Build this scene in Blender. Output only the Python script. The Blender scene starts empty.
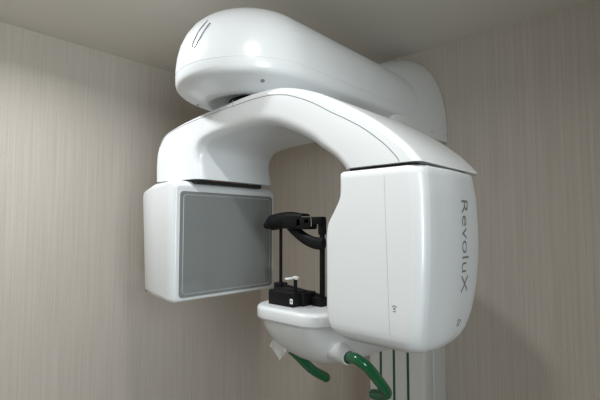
import bpy, bmesh, math
from mathutils import Vector, Matrix
from mathutils.bvhtree import BVHTree

S = bpy.context.scene
COL = S.collection
ZC = 1.5                                   # camera height; machine heights below are given relative to it

# ---------------------------------------------------------------- camera
F = 421.0
yaw = math.atan2(0.674, 0.738)
cam = bpy.data.cameras.new('camera')
cam.sensor_width = 36.0
cam.lens = F / 600 * 36
cam.clip_start = 0.01
co = bpy.data.objects.new('camera', cam)
COL.objects.link(co)
co.location = (0, 0, ZC)
co.rotation_euler = (math.radians(90 + 3.4), 0, yaw)
S.camera = co

# ---------------------------------------------------------------- world, lights, exposure
w = bpy.data.worlds.new('world'); S.world = w
w.use_nodes = True
bg = w.node_tree.nodes['Background']
bg.inputs[0].default_value = (1.0, 0.86, 0.70, 1)
bg.inputs[1].default_value = 0.08


def area(name, loc, size, power, color=(1, 0.95, 0.88), rot=(0, 0, 0), shape='DISK', sy=None):
    l = bpy.data.lights.new(name, 'AREA'); l.shape = shape; l.size = size
    if sy: l.size_y = sy
    l.energy = power; l.color = color
    o = bpy.data.objects.new(name, l); COL.objects.link(o)
    o.location = loc; o.rotation_euler = rot
    return o


area('ceiling_lamp_near', (-0.41, 0.36, ZC + 0.87), 0.085, 7.8, (0.98, 0.985, 0.98)).data.spread = math.radians(162)
area('ceiling_lamp_side', (-1.45, 0.40, ZC + 0.87), 0.085, 9.2, (0.93, 0.965, 1.0)).data.spread = math.radians(156)
area('side_fill', (1.75, -0.5, ZC + 0.15), 1.1, 37, (0.86, 0.96, 1.0), (math.radians(88), 0, math.radians(98)), 'RECTANGLE', 1.3).data.spread = math.radians(132)  # unseen cool fill panel, added to lift the left wall and outer side faces

S.view_settings.view_transform = 'Standard'
S.view_settings.look = 'None'
S.view_settings.gamma = 1
S.view_settings.exposure = -0.10
S.view_settings.use_curve_mapping = False


# ---------------------------------------------------------------- materials
def mat(name, col, rough=0.5, metal=0.0, coat=0.0, bump=0.0, bscale=200, spec=0.5):
    m = bpy.data.materials.new(name); m.use_nodes = True
    nt = m.node_tree; b = nt.nodes['Principled BSDF']
    b.inputs['Roughness'].default_value = rough
    b.inputs['Metallic'].default_value = metal
    b.inputs['Coat Weight'].default_value = coat
    b.inputs['Coat Roughness'].default_value = 0.08
    b.inputs['Specular IOR Level'].default_value = spec
    tc = nt.nodes.new('ShaderNodeTexCoord')
    n = nt.nodes.new('ShaderNodeTexNoise'); n.inputs['Scale'].default_value = bscale
    nt.links.new(tc.outputs['Object'], n.inputs['Vector'])
    mx = nt.nodes.new('ShaderNodeMix'); mx.data_type = 'RGBA'
    mx.inputs[6].default_value = (*[c * 0.985 for c in col], 1)
    mx.inputs[7].default_value = (*[min(1, c * 1.015) for c in col], 1)
    nt.links.new(n.outputs['Fac'], mx.inputs[0])
    nt.links.new(mx.outputs[2], b.inputs['Base Color'])
    if bump:
        bp = nt.nodes.new('ShaderNodeBump'); bp.inputs['Strength'].default_value = bump
        bp.inputs['Distance'].default_value = 0.001
        nt.links.new(n.outputs['Fac'], bp.inputs['Height'])
        nt.links.new(bp.outputs[0], b.inputs['Normal'])
    return m


def wallpaper(name, dark, light):
    m = bpy.data.materials.new(name); m.use_nodes = True
    nt = m.node_tree; b = nt.nodes['Principled BSDF']
    b.inputs['Roughness'].default_value = 0.75
    b.inputs['Specular IOR Level'].default_value = 0.25
    tc = nt.nodes.new('ShaderNodeTexCoord')
    facs = []
    for sc, zs in ((110, 1.0), (240, 3.0), (500, 70.0)):
        mp = nt.nodes.new('ShaderNodeMapping'); mp.inputs['Scale'].default_value = (sc, sc, zs)
        nt.links.new(tc.outputs['Object'], mp.inputs['Vector'])
        n = nt.nodes.new('ShaderNodeTexNoise'); n.inputs['Scale'].default_value = 1.0
        n.inputs['Detail'].default_value = 2
        nt.links.new(mp.outputs[0], n.inputs['Vector'])
        facs.append(n)
    a = nt.nodes.new('ShaderNodeMath'); a.operation = 'ADD'
    nt.links.new(facs[0].outputs['Fac'], a.inputs[0]); nt.links.new(facs[1].outputs['Fac'], a.inputs[1])
    a2 = nt.nodes.new('ShaderNodeMath'); a2.operation = 'ADD'
    nt.links.new(a.outputs[0], a2.inputs[0]); nt.links.new(facs[2].outputs['Fac'], a2.inputs[1])
    mr = nt.nodes.new('ShaderNodeMapRange')
    mr.inputs['From Min'].default_value = 1.05; mr.inputs['From Max'].default_value = 1.95
    nt.links.new(a2.outputs[0], mr.inputs['Value'])
    mx = nt.nodes.new('ShaderNodeMix'); mx.data_type = 'RGBA'
    mx.inputs[6].default_value = (*dark, 1); mx.inputs[7].default_value = (*light, 1)
    nt.links.new(mr.outputs[0], mx.inputs[0])
    nt.links.new(mx.outputs[2], b.inputs['Base Color'])
    bp = nt.nodes.new('ShaderNodeBump'); bp.inputs['Strength'].default_value = 0.25
    bp.inputs['Distance'].default_value = 0.0006
    nt.links.new(a2.outputs[0], bp.inputs['Height']); nt.links.new(bp.outputs[0], b.inputs['Normal'])
    return m


M_WHITE = mat('gloss_white_plastic', (0.80, 0.82, 0.83), 0.28, coat=0.3)
M_SATIN = mat('satin_white_plastic', (0.78, 0.79, 0.79), 0.38)
M_COLUMN = mat('column_paint', (0.74, 0.74, 0.72), 0.45)
M_PANEL = mat('grey_sensor_window', (0.23, 0.245, 0.24), 0.10, coat=0.2)
M_RIM = mat('light_grey_border', (0.42, 0.45, 0.46), 0.3)
M_BLACK = mat('black_plastic', (0.008, 0.008, 0.009), 0.5, spec=0.15)
M_DARK = mat('dark_gap_metal', (0.02, 0.018, 0.018), 0.7)
M_GREEN = mat('green_coated_tube', (0.004, 0.125, 0.045), 0.22, coat=0.4)
M_DGREEN = mat('green_strip', (0.01, 0.10, 0.045), 0.45)
M_SEAM = mat('seam_grey', (0.30, 0.31, 0.32), 0.7)
M_INK = mat('grey_lettering', (0.20, 0.21, 0.22), 0.5)
M_SCREW = mat('dull_screw_steel', (0.30, 0.31, 0.33), 0.35, metal=1.0)
M_STEEL = mat('steel', (0.55, 0.56, 0.58), 0.25, metal=1.0)
M_CLEAR = mat('translucent_white', (0.85, 0.86, 0.86), 0.2)
M_YEL = mat('yellow_dot', (0.65, 0.45, 0.08), 0.5)
M_RED = mat('faded_red_wire', (0.22, 0.10, 0.08), 0.6)
M_WALL = wallpaper('striped_wallpaper', (0.51, 0.458, 0.398), (0.64, 0.582, 0.520))
M_CEIL = mat('ceiling_paint', (0.80, 0.765, 0.70), 0.8, bump=0.1, bscale=400)
M_FLOOR = mat('floor_vinyl', (0.28, 0.25, 0.22), 0.5)


# ---------------------------------------------------------------- helpers
def link(name, bm, m, parent=None, smooth=35, kind=None):
    me = bpy.data.meshes.new(name)
    bmesh.ops.remove_doubles(bm, verts=bm.verts, dist=1e-6)
    bmesh.ops.recalc_face_normals(bm, faces=bm.faces)
    bm.to_mesh(me); bm.free()
    me.materials.append(m)
    o = bpy.data.objects.new(name, me); COL.objects.link(o)
    if parent:
        o.parent = parent
        o.matrix_parent_inverse = Matrix.Translation(-wloc(parent))
    if kind: o['kind'] = kind
    for p in me.polygons: p.use_smooth = True
    if smooth < 180:
        me.set_sharp_from_angle(angle=math.radians(smooth))
    return o


def wloc(o):
    v = Vector((0, 0, 0))
    while o:
        v = v + o.location; o = o.parent if False else None
    return v


def box(bm, x0, x1, y0, y1, z0, z1, r=0.0, seg=3):
    g = bmesh.ops.create_cube(bm, size=1)
    vs = g['verts']
    for v in vs:
        v.co = Vector((x0 if v.co.x < 0 else x1, y0 if v.co.y < 0 else y1, z0 if v.co.z < 0 else z1))
    if r:
        es = list({e for v in vs for e in v.link_edges})
        bmesh.ops.bevel(bm, geom=es, offset=r, segments=seg, profile=0.5, affect='EDGES')
    return bm


def loft(bm, rings, cap=True):
    rr = [[bm.verts.new(p) for p in ring] for ring in rings]
    n = len(rr[0])
    for a, b in zip(rr, rr[1:]):
        for i in range(n):
            bm.faces.new((a[i], a[(i + 1) % n], b[(i + 1) % n], b[i]))
    if cap:
        bm.faces.new(rr[0][::-1]); bm.faces.new(rr[-1])
    return bm


def spline(pts, n=8, closed=False):
    pts = [Vector(p) for p in pts]
    out = []
    N = len(pts)
    rng = N if closed else N - 1
    for i in range(rng):
        if closed:
            p0, p1, p2, p3 = pts[(i - 1) % N], pts[i], pts[(i + 1) % N], pts[(i + 2) % N]
        else:
            p0 = pts[i - 1] if i else pts[0] * 2 - pts[1]
            p1, p2 = pts[i], pts[i + 1]
            p3 = pts[i + 2] if i + 2 < N else pts[-1] * 2 - pts[-2]
        for k in range(n):
            t = k / n
            out.append(0.5 * ((2 * p1) + (p2 - p0) * t + (2 * p0 - 5 * p1 + 4 * p2 - p3) * t * t + (3 * p1 - p0 - 3 * p2 + p3) * t ** 3))
    if not closed: out.append(pts[-1])
    return out


def tube(bm, pts, r, seg=14, closed=False, dome=False, flat=None):
    pts = [Vector(p) for p in pts]
    N = len(pts)
    up = None; rings = []
    rad = r if isinstance(r, (list, tuple)) else [r] * N
    for i, p in enumerate(pts):
        if closed:
            d = (pts[(i + 1) % N] - pts[i - 1]).normalized()
        else:
            d = (pts[min(i + 1, N - 1)] - pts[max(i - 1, 0)]).normalized()
        if up is None:
            up = Vector((0, 0, 1)) if abs(d.z) < 0.9 else Vector((1, 0, 0))
        u = (up - d * up.dot(d)).normalized(); up = u
        s = d.cross(u)
        fu, fs = flat if flat else (1, 1)
        rings.append((p, d, u, s, rad[i], fu, fs))
    R = []
    def ring(p, u, s, q, fu, fs):
        return [p + u * math.cos(2 * math.pi * k / seg) * q * fu + s * math.sin(2 * math.pi * k / seg) * q * fs for k in range(seg)]
    if dome and not closed:
        p, d, u, s, q, fu, fs = rings[0]
        for a in (80, 60, 40, 20):
            R.append(ring(p - d * q * math.sin(math.radians(a)), u, s, q * math.cos(math.radians(a)), fu, fs))
    for p, d, u, s, q, fu, fs in rings:
        R.append(ring(p, u, s, q, fu, fs))
    if dome and not closed:
        p, d, u, s, q, fu, fs = rings[-1]
        for a in (20, 40, 60, 80):
            R.append(ring(p + d * q * math.sin(math.radians(a)), u, s, q * math.cos(math.radians(a)), fu, fs))
    if closed:
        R.append(R[0]); loft(bm, R, cap=False)
    else:
        loft(bm, R)
    return bm


def disc(bm, c, n, r, h, seg=32, bev=0.0):
    """short cylinder from c along n"""
    n = Vector(n).normalized(); c = Vector(c)
    u = n.orthogonal().normalized(); s = n.cross(u)
    prof = [(0, r - bev), (bev, r), (h - bev, r), (h, r - bev)] if bev else [(0, r), (h, r)]
    loft(bm, [[c + n * z + (u * math.cos(2 * math.pi * k / seg) + s * math.sin(2 * math.pi * k / seg)) * q for k in range(seg)] for z, q in prof])
    return bm


def rrect(a0, a1, b0, b1, r, seg=6):
    """rounded rectangle outline in 2-D; r may be a 4-list (a0b0, a1b0, a1b1, a0b1)"""
    r = r if isinstance(r, (list, tuple)) else [r] * 4
    out = []
    for (ca, cb, st, q) in ((a0 + r[0], b0 + r[0], 180, r[0]), (a1 - r[1], b0 + r[1], 270, r[1]), (a1 - r[2], b1 - r[2], 0, r[2]), (a0 + r[3], b1 - r[3], 90, r[3])):
        for k in range(seg + 1):
            t = math.radians(st + 90 * k / seg)
            out.append((ca + math.cos(t) * q, cb + math.sin(t) * q))
    return out


def interp(tab, z):
    if z <= tab[0][0]: return tab[0][1]
    for (a, va), (b, vb) in zip(tab, tab[1:]):
        if z <= b:
            t = (z - a) / (b - a); return va + (vb - va) * t
    return tab[-1][1]


Z = lambda z: z + ZC

# ---------------------------------------------------------------- room
XL, YR, ZT = -2.154, 1.958, ZC + 0.88
link('wall_left', box(bmesh.new(), XL - 0.12, XL, -2.6, YR + 0.12, 0, ZT), M_WALL, kind='structure')
link('wall_back', box(bmesh.new(), XL, 1.9, YR, YR + 0.12, 0, ZT), M_WALL, kind='structure')
link('floor', box(bmesh.new(), XL - 0.12, 1.9, -2.6, YR + 0.12, -0.1, 0), M_FLOOR, kind='structure')
link('ceiling', box(bmesh.new(), XL - 0.12, 1.9, -2.6, YR + 0.12, ZT, ZT + 0.1), M_CEIL, kind='structure')
link('baseboard_left', box(bmesh.new(), XL, XL + 0.012, -2.6, YR - 0.012, 0, 0.07, 0.003, 1), M_SATIN, kind='structure')
link('baseboard_back', box(bmesh.new(), -0.84, 1.9, YR - 0.012, YR, 0, 0.07, 0.003, 1), M_SATIN, kind='structure')

link('wall_front', box(bmesh.new(), XL, 1.9, -2.72, -2.6, 0, ZT), M_WALL, kind='structure')  # unseen wall behind the camera, added to keep world light off wall_back
# ---------------------------------------------------------------- the machine
ROOT = bpy.data.objects.new('dental_xray_machine', None); COL.objects.link(ROOT)
ROOT.location = (-0.99, 1.85, 0.0)
ROOT.empty_display_size = 0.2
ROOT['label'] = 'white panoramic dental x-ray machine with rotating arch, green handles and a column on the wall'
ROOT['category'] = 'x-ray machine'
bpy.context.view_layer.update()


def part(name, bm, m, parent=None, **k):
    o = link(name, bm, m, None, **k)
    p = parent or ROOT
    o.parent = p
    # every part mesh is written in world coordinates; cancel the root's shift once
    o.matrix_parent_inverse = p_world(p).inverted()
    return o


def p_world(o):
    if o.parent is None: return Matrix.Translation(o.location)
    return p_world(o.parent) @ o.matrix_parent_inverse @ o.matrix_basis


# --- column
bm = bmesh.new()
box(bm, -1.142, -0.858, 1.739, 1.826, 0.03, Z(0.56), 0.012, 3)
box(bm, -1.138, -0.858, 1.829, 1.957, 0.03, Z(0.56), 0.004, 1)
column = part('column', bm, M_COLUMN)
for x in (-1.076, -1.007, -0.937):
    part('guide_strip', box(bmesh.new(), x - 0.0055, x + 0.0055, 1.7365, 1.741, 0.10, Z(0.5), 0.001, 1), M_DGREEN, column)['label'] = 'dark green vertical strip'
part('foot_plate', box(bmesh.new(), -1.16, -0.83, 1.70, 1.957, 0.0, 0.03, 0.006, 2), M_SATIN, column)

# --- carriage: arch-topped cover against the wall
bm = bmesh.new()
def arch(cx, hw, zb, zt, hs, y):
    pts = [(cx - hw, zb)]
    for k in range(25):
        t = math.pi - math.pi * k / 24
        c, s = math.cos(t), math.sin(t)
        e = 0.93
        pts.append((cx + hw * math.copysign(abs(c) ** e, c), hs + (zt - hs) * abs(s) ** e))
    pts.append((cx + hw, zb))
    return [Vector((p[0], y, Z(p[1]))) for p in pts]
loft(bm, [arch(-1.07, 0.18, 0.42, 0.63, 0.45, 1.50), arch(-1.07, 0.206, 0.405, 0.66, 0.45, 1.504), arch(-1.07, 0.213, 0.40, 0.685, 0.45, 1.52), arch(-1.07, 0.217, 0.395, 0.712, 0.44, 1.57),
          arch(-1.07, 0.222, 0.395, 0.750, 0.44, 1.66), arch(-1.07, 0.232, 0.395, 0.800, 0.44, 1.78), arch(-1.07, 0.241, 0.395, 0.838, 0.44, 1.88), arch(-1.07, 0.243, 0.395, 0.850, 0.44, 1.953)])
carriage = part('lift_carriage', bm, M_SATIN)
part('seam', tube(bmesh.new(), [(-0.8365, 1.80, Z(0.425)), (-0.8275, 1.94, Z(0.425))], 0.0012, 6), M_SEAM, carriage)

# --- upper arm: long capsule along the wall's normal, domed on top
CX, CY, R0, YB = -1.107, 0.960, 0.258, 1.90
def capsule(inset, z, zfront=0.0):
    r = R0 - inset
    pts = []
    for k in range(41):
        t = math.radians(180 + 180 * k / 40)
        pts.append(Vector((CX + r * math.cos(t), CY + r * math.sin(t), Z(z))))
    for k in range(1, 7):
        y = CY + (YB - CY) * k / 6
        pts.append(Vector((CX + r, y, Z(z))))
    for k in range(6, 0, -1):
        y = CY + (YB - CY) * k / 6
        taper = 0.0
        pts.append(Vector((CX - r + taper, y, Z(z))))
    return pts
prof = [(0.160, 0.4190), (0.125, 0.4180), (0.118, 0.4135), (0.105, 0.4125), (0.085, 0.4175), (0.060, 0.4270), (0.035, 0.4380), (0.020, 0.4450), (0.010, 0.4510), (0.004, 0.4580), (0.001, 0.4670), (0.0, 0.4900), (0.000, 0.515), (0.004, 0.550), (0.013, 0.588),
        (0.028, 0.622), (0.048, 0.651), (0.075, 0.675), (0.105, 0.692), (0.14, 0.704), (0.18, 0.711), (0.22, 0.713)]
bm = bmesh.new()
loft(bm, [capsule(a, b) for a, b in prof])
bm.normal_update()
bvh = BVHTree.FromBMesh(bm)
upper = part('upper_arm', bm, M_WHITE, smooth=60)
part('cover_seam', tube(bmesh.new(), capsule(0.0002, 0.492), 0.0011, 6, closed=True), M_WHITE, upper)
# engraved loop on the rounded end, laid on the surface
pts2 = []
for a, z in ((282.5, .628), (278.6, .602), (275.3, .571), (273.9, .550), (274.3, .543), (275.8, .540), (277.4, .543), (278.8, .552), (281.2, .570), (284.3, .594), (286.4, .613)):
    t = math.radians(a)
    d = Vector((math.cos(t), math.sin(t), 0))
    hit = bvh.ray_cast(Vector((CX, CY, Z(z))) + d * 0.6, -d)[0]
    if hit: pts2.append(hit + d * .0012)
part('engraved_loop', tube(bmesh.new(), spline(pts2, 5), 0.0017, 6), M_INK, upper)['label'] = 'thin engraved loop on the rounded end'
for x, y in ((-1.254, 0.840), (-.924, 0.845)):
    hh = bvh.ray_cast(Vector((x, y, Z(.2))), Vector((0, 0, 1)))
    nn = hh[1] if hh[1].z < 0 else -hh[1]
    b2 = disc(bmesh.new(), hh[0] - nn * .0015, nn, 0.0065, 0.004, 14, 0.0008)
    part('screw', b2, M_SCREW, upper)['label'] = 'small steel screw'
bm = bmesh.new()
disc(bm, (-1.065, 0.985, Z(0.385)), (0, 0, 1), 0.125, 0.042, 48, 0.003)
part('swivel_ring', bm, M_BLACK, upper)['label'] = 'black swivel ring'

# --- rotating arch
Y0, Y1 = 0.82, 1.18
outer = spline([(-1.510, 0, .166), (-1.511, 0, .23), (-1.502, 0, .285), (-1.460, 0, .337), (-1.37, 0, .361), (-1.25, 0, .377), (-1.08, 0, .392), (-.93, 0, .398),
                (-.82, 0, .388), (-.71, 0, .352), (-.61, 0, .300), (-.52, 0, .243), (-.455, 0, .190), (-.418, 0, .150), (-.408, 0, .1365)], 6)
inner = spline([(-1.215, 0, .158), (-1.222, 0, .19), (-1.228, 0, .225), (-1.222, 0, .258), (-1.195, 0, .281), (-1.14, 0, .292), (-1.04, 0, .297), (-.95, 0, .298),
                (-.87, 0, .288), (-.80, 0, .262), (-.73, 0, .226), (-.69, 0, .199), (-.65, 0, .172), (-.628, 0, .152), (-.615, 0, .1365)], 6)
bm = bmesh.new()
rings = []
for o_, i_ in zip(outer, inner):
    d = (o_ - i_); L = d.length; u = d / L
    ring = []
    # a = across thickness 0..L, b = along Y ; inner corners softer
    ri, ro = min(0.036, L * .40), min(0.020, L * .25)
    for a, b in rrect(0, L, Y0, Y1, [ri, ro, ro, ri], 6):
        p = i_ + u * a
        ring.append(Vector((p.x, b, Z(p.z))))
    rings.append(ring)
loft(bm, rings)
arch_o = part('rotating_arch', bm, M_WHITE, smooth=50)
# seam along the front face
seam = []
for k in range(14, len(outer) - 1):
    o_, i_ = outer[k], inner[k]
    u = (o_ - i_).normalized()
    p = o_ - u * interp([(14, .019), (50, .024), (60, .036), (86, .048)], k)
    seam.append((p.x, Y0 - 0.0001, Z(p.z)))
part('cover_seam', tube(bmesh.new(), seam, 0.0010, 6), M_SEAM, arch_o)
part('cover_seam', tube(bmesh.new(), [(-1.035, Y0 - .0001, Z(.371)), (-1.035, Y0 - .0001, Z(.392))], 0.0009, 6), M_SEAM, arch_o)
# dark swivel plates in the gaps
bm = bmesh.new(); box(bm, -1.46, -1.255, 0.84, 1.145, Z(.146), Z(.172), 0.002, 1)
pl = part('detector_mount', bm, M_DARK, arch_o); pl['label'] = 'dark metal plate in the gap'
bm = bmesh.new()
tube(bm, [(-1.30, .90, Z(.158)), (-1.245, .905, Z(.159)), (-1.238, .95, Z(.159)), (-1.245, 1.0, Z(.158)), (-1.30, 1.02, Z(.158))], 0.003, 8)
part('cable', bm, M_RED, arch_o)['label'] = 'faded red cable in the gap'
bm = bmesh.new(); box(bm, -.60, -.43, 0.835, 1.12, Z(.118), Z(.142), 0.002, 1)
part('head_mount', bm, M_DARK, arch_o)['label'] = 'dark metal plate in the gap'

# --- detector housing
def yz(x, y0, y1, z0, z1, r):
    return [Vector((x, a, Z(b))) for a, b in rrect(y0, y1, z0, z1, r, 6)]
bm = bmesh.new()
loft(bm, [yz(-1.540, .80, 1.19, -.225, .105, .02), yz(-1.536, .786, 1.205, -.245, .122, .025), yz(-1.518, .778, 1.215, -.256, .134, .022),
          yz(-1.43, .768, 1.226, -.262, .152, .022), yz(-1.34, .762, 1.233, -.261, .152, .018), yz(-1.312, .760, 1.235, -.263, .158, .016), yz(-1.290, .760, 1.235, -.263, .153, .015),
          yz(-1.277, .763, 1.233, -.261, .144, .014), yz(-1.271, .768, 1.229, -.257, .136, .013), yz(-1.2695, .775, 1.222, -.252, .130, .012)])
for v in bm.verts:                          # back leans in towards the bottom
    if v.co.x < -1.40: v.co.x += .035 * max(0, min(1, (Z(.15) - v.co.z) / .41)) ** 1.5
det = part('detector_housing', bm, M_WHITE, smooth=50)
def plate(bm, x0, x1, y0, y1, z0, z1, r):
    loft(bm, [yz(x0, y0, y1, z0, z1, r), yz(x1, y0, y1, z0, z1, r)]); return bm
pn = part('detector_window', plate(bmesh.new(), -1.275, -1.2675, .783, 1.215, -.2475, .117, .014), M_PANEL, det)
pn['label'] = 'grey glossy sensor window'
bm = bmesh.new()
path = [Vector((-1.2675, a, Z(b))) for a, b in rrect(.796, 1.202, -.236, .105, .012, 5)]
tube(bm, path, 0.0016, 6, closed=True)
part('window_border', bm, M_RIM, det)['label'] = 'fine lighter border line'
part('screw', disc(bmesh.new(), (-1.470, .7735, Z(-.240)), (0, -1, 0), 0.0045, 0.003, 12, .0006), M_SCREW, det)

# --- tube head
bm = bmesh.new()
zs = [.130, .129, .124, .11, .09, .07, .055, .045, .03, .015, .005, -.01, -.03, -.07, -.11, -.15, -.18, -.205, -.225, -.24, -.252, -.262, -.270, -.276, -.279]
ZLOW = lambda z: z - .011 * min(1, max(0, (-z - .15) / .07))
X0 = [(-.279, -.600), (-.276, -.612), (-.27, -.625), (-.262, -.635), (-.252, -.643), (-.24, -.656), (-.225, -.661), (-.205, -.664), (-.03, -.664), (-.01, -.662), (.005, -.658), (.015, -.652), (.03, -.642), (.045, -.633), (.055, -.627), (.07, -.621), (.09, -.620), (.124, -.620), (.129, -.616), (.130, -.611)]
X1 = [(-.279, -.47), (-.276, -.452), (-.27, -.44), (-.262, -.431), (-.252, -.425), (-.24, -.421), (-.205, -.414), (-.15, -.408), (-.07, -.403), (0, -.402), (.07, -.403), (.124, -.408), (.129, -.411), (.130, -.416)]
YY0 = [(-.279, .895), (-.276, .872), (-.27, .852), (-.262, .838), (-.252, .828), (-.24, .823), (-.205, .82), (.124, .82), (.129, .824), (.130, .829)]
YY1 = [(-.279, .955), (-.276, .995), (-.27, 1.032), (-.262, 1.062), (-.252, 1.087), (-.24, 1.106), (-.225, 1.122), (-.205, 1.137), (-.18, 1.150), (-.15, 1.159), (-.11, 1.164), (-.05, 1.167), (.0, 1.165), (.07, 1.158), (.124, 1.146), (.129, 1.143), (.130, 1.138)]
rings = []
for z in zs:
    x0, x1, y0, y1 = interp(X0, z), interp(X1, z), interp(YY0, z), interp(YY1, z)
    pts = rrect(x0, x1, y0, y1, [.010, .032, .050, .02], 8)
    ring = []
    for a, b in pts:
        # gentle bulge of the outer face
        if a > x1 - .06:
            t = (b - y0) / max(y1 - y0, 1e-4)
            a += .012 * math.sin(math.pi * min(max(t, 0), 1)) * (a - (x1 - .06)) / .06
        # bottom runs slightly lower towards the rear
        dz = 0
        if z < -.2: dz = (-z - .2) / .08 * .010 * (0.9 - b) / .2
        ring.append(Vector((a, b, Z(ZLOW(z)) + max(dz, -.01))))
    rings.append(ring)
# denser outer face: add points along the long +X side by subdividing between ring indexes
dense = []
for ring in rings:
    nr = []
    n = len(ring)
    for i in range(n):
        p, q = ring[i], ring[(i + 1) % n]
        nr.append(p)
        if (q - p).length > .05 or (i % 9 == 8):
            for k in range(1, 8):
                nr.append(p.lerp(q, k / 8))
    dense.append(nr)
for nr, z in zip(dense, zs):
    x1 = interp(X1, z)
    y0, y1 = interp(YY0, z), interp(YY1, z)
    for p in nr:
        if p.x > x1 - .004 + .0:
            t = (p.y - y0) / (y1 - y0)
            p.x = max(p.x, x1 + .014 * math.sin(math.pi * min(max(t, 0), 1)) ** 1.0 - .004)
loft(bm, dense)
hb = BVHTree.FromBMesh(bm)
head = part('tube_head', bm, M_WHITE, smooth=50)

def on_head(y, z):
    h = hb.ray_cast(Vector((0, y, Z(z))), Vector((-1, 0, 0)))
    return h[0] if h[0] else Vector((-.4, y, Z(z)))

# vertical seam on the broad face
bm = bmesh.new()
sp = []
for k in range(24):
    z = .129 - k * (.129 + .268) / 23
    h = hb.ray_cast(Vector((-.494 + .010 * (.129 - z) / .39, 0.3, Z(z))), Vector((0, 1, 0)))[0]
    if h: sp.append(h + Vector((0, -.0001, 0)))
part('cover_seam', tube(bm, sp, 0.0004, 6), M_RIM, head)

# lettering: built flat, then wrapped on the outer face
def text_mesh(body, size):
    cu = bpy.data.curves.new('lettering', 'FONT'); cu.body = body; cu.size = size
    cu.space_character = 1.0
    cu.offset = -0.0004
    cu.resolution_u = 4
    ob = bpy.data.objects.new('lettering_tmp', cu); COL.objects.link(ob)
    bpy.context.view_layer.update()
    dg = bpy.context.evaluated_depsgraph_get()
    me = bpy.data.meshes.new_from_object(ob.evaluated_get(dg))
    bpy.data.objects.remove(ob)
    b = bmesh.new(); b.from_mesh(me)
    bpy.data.meshes.remove(me)
    return b
LET = None
pieces = []
out = bmesh.new()
letters = text_mesh('RevoluX', 0.060)
letters_x = [v.co.x for v in letters.verts]
L0, L1 = min(letters_x), max(letters_x)
zs0, zs1 = .060, -.163
k = (zs0 - zs1) / (L1 - L0)
bmesh.ops.triangulate(letters, faces=letters.faces)
bmesh.ops.subdivide_edges(letters, edges=letters.edges, cuts=1)
for v in letters.verts:
    u = (v.co.x - L0) * k; h_ = v.co.y
    p = on_head(1.002 + h_ * 1.02, zs0 - u)
    v.co = p + Vector((.0006, 0, 0))
lt = part('lettering', letters, M_INK, head, smooth=180); lt['label'] = 'grey product word reading downwards'

def ring_mark(bm, c, ax_u, ax_v, r, w, a0, a1, n=14, off=Vector((0, 0, 0))):
    vs = []
    for i in range(n + 1):
        t = math.radians(a0 + (a1 - a0) * i / n)
        for q in (r - w * .7, r + w * .7):
            vs.append(bm.verts.new(c + ax_u * math.cos(t) * q + ax_v * math.sin(t) * q + off))
    for i in range(n):
        bm.faces.new((vs[2 * i], vs[2 * i + 1], vs[2 * i + 3], vs[2 * i + 2]))
bm = bmesh.new()
c = Vector((-.472, Y0 - .0006, Z(-.181)))
ux, uz = Vector((1, 0, 0)), Vector((0, 0, 1))
ring_mark(bm, c, ux, uz, .0062, .0012, 30, 150)
ring_mark(bm, c, ux, uz, .0062, .0012, 240, 300)
ring_mark(bm, c, ux, uz, .0012, .0016, 0, 360, 10)
part('round_symbol', bm, M_INK, head, smooth=180)['label'] = 'tiny round grey focus symbol'
bm = bmesh.new()
for (ya, za, yb, zb) in ((1.000, -.222, .998, -.240), (1.006, -.240, 1.018, -.228), (1.004, -.226, 1.016, -.226)):
    pa, pb = on_head(ya, za), on_head(yb, zb)
    tube(bm, [pa, pa.lerp(pb, .5), pb], 0.0013, 5)
part('small_mark', bm, M_INK, head)['label'] = 'tiny grey mark near the lower edge'

# --- chin tray and its bracket
def xy(x0, x1, y0, y1, z, r):
    return [Vector((a, b, Z(z))) for a, b in rrect(x0, x1, y0, y1, r, 8)]
bm = bmesh.new()
rings = []
for ins, z in ((.020, -.292), (.007, -.2915), (.002, -.288), (0, -.282), (0, -.260), (.0015, -.2545), (.0055, -.2505), (.012, -.249), (.03, -.2488)):
    rings.append(xy(-1.040 + ins, -.735 - ins, .885 + ins, 1.16 - ins, z, .085 - ins * .5))
loft(bm, rings)
tray = part('chin_tray', bm, M_WHITE, smooth=50)
path = [Vector((p[0], p[1], Z(-.284))) for p in rrect(-1.0402, -.7348, .8848, 1.1602, .085, 8)]
part('cover_seam', tube(bmesh.new(), path, .0007, 6, closed=True), M_SEAM, tray)
part('marker_dot', disc(bmesh.new(), (-1.032, .975, Z(-.2515)), (0, 0, 1), .006, .002, 12), M_YEL, tray)['label'] = 'small yellow dot'

bm = bmesh.new()
rings = []
def sec(y, xa, xb, zt, zb, e=3.0, n=40):
    cx, hw = (xa + xb) / 2, (xb - xa) / 2
    out = []
    for k in range(n):
        t = 2 * math.pi * k / n
        c, s = math.cos(t), math.sin(t)
        x = cx + hw * math.copysign(abs(c) ** (2 / e), c)
        z = zt if s >= 0 else zt + (zb - zt) * abs(s) ** (2 / e)
        if s >= 0:
            x = cx + hw * c; z = zt
        out.append(Vector((x, y, Z(z))))
    return out
tab = [(.900, -.965, -.80, -.310), (.912, -.99, -.78, -.338), (.93, -1.0, -.765, -.366), (.96, -1.008, -.752, -.394), (1.0, -1.012, -.742, -.418), (1.06, -1.015, -.74, -.437), (1.14, -1.02, -.742, -.449),
       (1.25, -1.03, -.76, -.462), (1.40, -1.04, -.80, -.485), (1.58, -1.07, -.84, -.515), (1.745, -1.10, -.87, -.540)]
for y, xa, xb, zb in tab:
    rings.append(sec(y, xa, xb, -.290 if y < 1.2 else -.290 - (y - 1.2) * .12, zb, 2.6))
loft(bm, rings)
br = part('tray_bracket', bm, M_SATIN, smooth=50)
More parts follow.
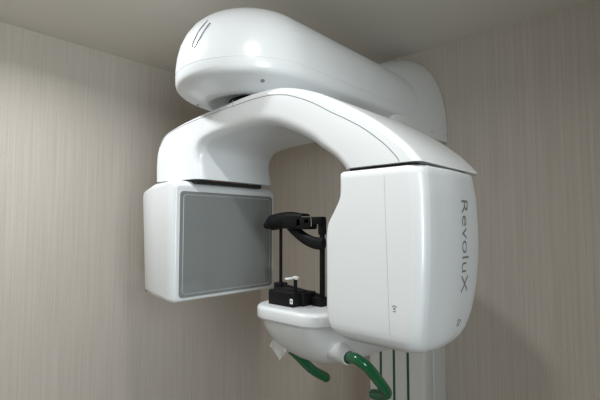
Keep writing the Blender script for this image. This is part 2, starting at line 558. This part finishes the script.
# bosses for the handles
bm = bmesh.new()
tube(bm, spline([(-.86, 1.03, Z(-.350)), (-.78, 1.003, Z(-.362)), (-.708, .977, Z(-.3690))], 5), [.050 - .0029 * i for i in range(11)], 20)
part('handle_boss', bm, M_SATIN, br)

bm = bmesh.new()
hp = spline([(-.740, .992, Z(-.376)), (-.715, .980, Z(-.370)), (-.680, .966, Z(-.363)), (-.656, .964, Z(-.369)), (-.643, .980, Z(-.386)), (-.636, 1.018, Z(-.428)), (-.635, 1.052, Z(-.463)), (-.645, 1.067, Z(-.479)), (-.665, 1.074, Z(-.488)), (-.693, 1.08, Z(-.495))], 6)
tube(bm, hp, .0150, 18, dome=True)
h1 = part('handle', bm, M_GREEN); h1['label'] = 'bent green tube handle nearest the tube head'
part('collar', disc(bmesh.new(), (-.709, .9775, Z(-.3688)), (1, -.45, 0), .0175, .006, 24, .001), M_DGREEN, h1)
bm = bmesh.new()
hp = spline([(-.990, 1.0, Z(-.384)), (-.976, 1.02, Z(-.405)), (-.968, 1.05, Z(-.433)), (-.967, 1.09, Z(-.470)), (-.964, 1.13, Z(-.503)), (-.958, 1.185, Z(-.537))], 6)
tube(bm, hp, .016, 18, dome=True)
part('handle', bm, M_GREEN)['label'] = 'green tube handle under the left side of the tray'

bm = bmesh.new()
FW, RT, UP = Vector((-.674, .738, 0)), Vector((.738, .674, 0)), Vector((0, 0, 1))
ea = (RT * -.020 + UP * -.043 + FW * .051)
eb = (RT * .033 + UP * -.040 + FW * -.021)
ec = (RT * .030 + UP * .013 + FW * .023)
o0 = Vector((-.972, .950, Z(-.356)))
vs = []
box(bm, 0, 1, 0, 1, 0, 1)
for v in bm.verts: v.co = o0 + ea * v.co.x * .9 + eb * v.co.y * .9 + ec * v.co.z
bmesh.ops.bevel(bm, geom=list(bm.edges), offset=.003, segments=2, affect='EDGES')
part('handle_plate', bm, M_CLEAR, br)['label'] = 'small square white block below the tray'

# --- chin rest
bm = bmesh.new()
box(bm, -.990, -.880, .932, 1.005, Z(-.252), Z(-.203), .006, 3)
box(bm, -.915, -.868, .965, 1.03, Z(-.252), Z(-.208), .006, 3)
chin = part('chin_rest', bm, M_BLACK)
bm = bmesh.new()
tube(bm, [(-.893, .957, Z(-.215)), (-.893, .957, Z(-.163))], .0058, 14)
part('bite_post', bm, M_BLACK, chin)
bm = bmesh.new()
box(bm, -.898, -.887, .914, .968, Z(-.165), Z(-.159), .002, 2)
box(bm, -.900, -.885, .951, .963, Z(-.168), Z(-.1575), .0025, 2)
part('bite_block', bm, M_CLEAR, chin)['label'] = 'small white bite block'
part('square_label', box(bmesh.new(), -.892, -.881, .9310, .9325, Z(-.238), Z(-.223), .0003, 1), M_CLEAR, chin)['label'] = 'tiny white square sticker'
part('square_label_print', box(bmesh.new(), -.889, -.884, .9305, .9312, Z(-.234), Z(-.227), .0002, 1), M_INK, chin)

# --- temple support with its two rods
RL = (-1.055, 1.055); RR = (-.836, 1.018)
bm = bmesh.new()
tube(bm, [(RL[0], RL[1], Z(-.215)), (RR[0], RR[1], Z(-.228))], .014, 10, flat=(1, .5))
box(bm, RR[0] - .028, RR[0] + .012, RR[1] - .022, RR[1] + .02, Z(-.252), Z(-.222), .004, 2)
box(bm, RL[0] - .018, RL[0] + .018, RL[1] - .018, RL[1] + .018, Z(-.252), Z(-.200), .004, 2)
ts = part('temple_support', bm, M_BLACK)
part('support_rod', tube(bmesh.new(), [(RL[0], RL[1], Z(-.25)), (RL[0], RL[1], Z(.01))], .0058, 14), M_BLACK, ts)
bm = bmesh.new()
box(bm, RR[0] - .0065, RR[0] + .0065, RR[1] - .0065, RR[1] + .0065, Z(-.25), Z(-.02), .002, 2)
box(bm, RR[0] - .011, RR[0] + .011, RR[1] - .009, RR[1] + .009, Z(-.03), Z(.020), .003, 2)
part('support_rod', bm, M_BLACK, ts)
# padded temple piece on the left
bm = bmesh.new()
pp = spline([(-1.110, 1.04, Z(-.001)), (-1.092, 1.042, Z(.006)), (-1.06, 1.040, Z(.012)), (-1.02, 1.035, Z(.016)), (-.985, 1.03, Z(.017)), (-.95, 1.026, Z(.014))], 6)
rad = [.014 + .014 * min(1, i / 8) for i in range(len(pp))]
tube(bm, pp, rad, 18, dome=True, flat=(1.0, .9))
part('temple_pad', bm, M_BLACK, ts)
bm = bmesh.new()
box(bm, -.995, -.905, 1.0, 1.046, Z(-.012), Z(.038), .010, 3)
box(bm, -.935, -.872, 1.0, 1.040, Z(-.014), Z(.024), .006, 2)
box(bm, -.90, RR[0] + .012, 1.0, 1.026, Z(.002), Z(.026), .005, 2)
part('clamp', bm, M_BLACK, ts)
bm = bmesh.new()
tube(bm, [(-.905, .9985, Z(.026)), (-.868, .9985, Z(.026)), (-.864, .9985, Z(.018)), (-.864, .9985, Z(-.004))], .0013, 6)
part('clip_wire', bm, M_STEEL, ts)['label'] = 'thin silver clip edge'
bm = bmesh.new()
tube(bm, spline([(-.985, 1.03, Z(-.002)), (-.955, 1.028, Z(-.022)), (-.915, 1.024, Z(-.043)), (-.87, 1.018, Z(-.056)), (-.825, 1.012, Z(-.058))], 6), .0215, 14, flat=(.9, .5))
part('curved_brace', bm, M_BLACK, ts)
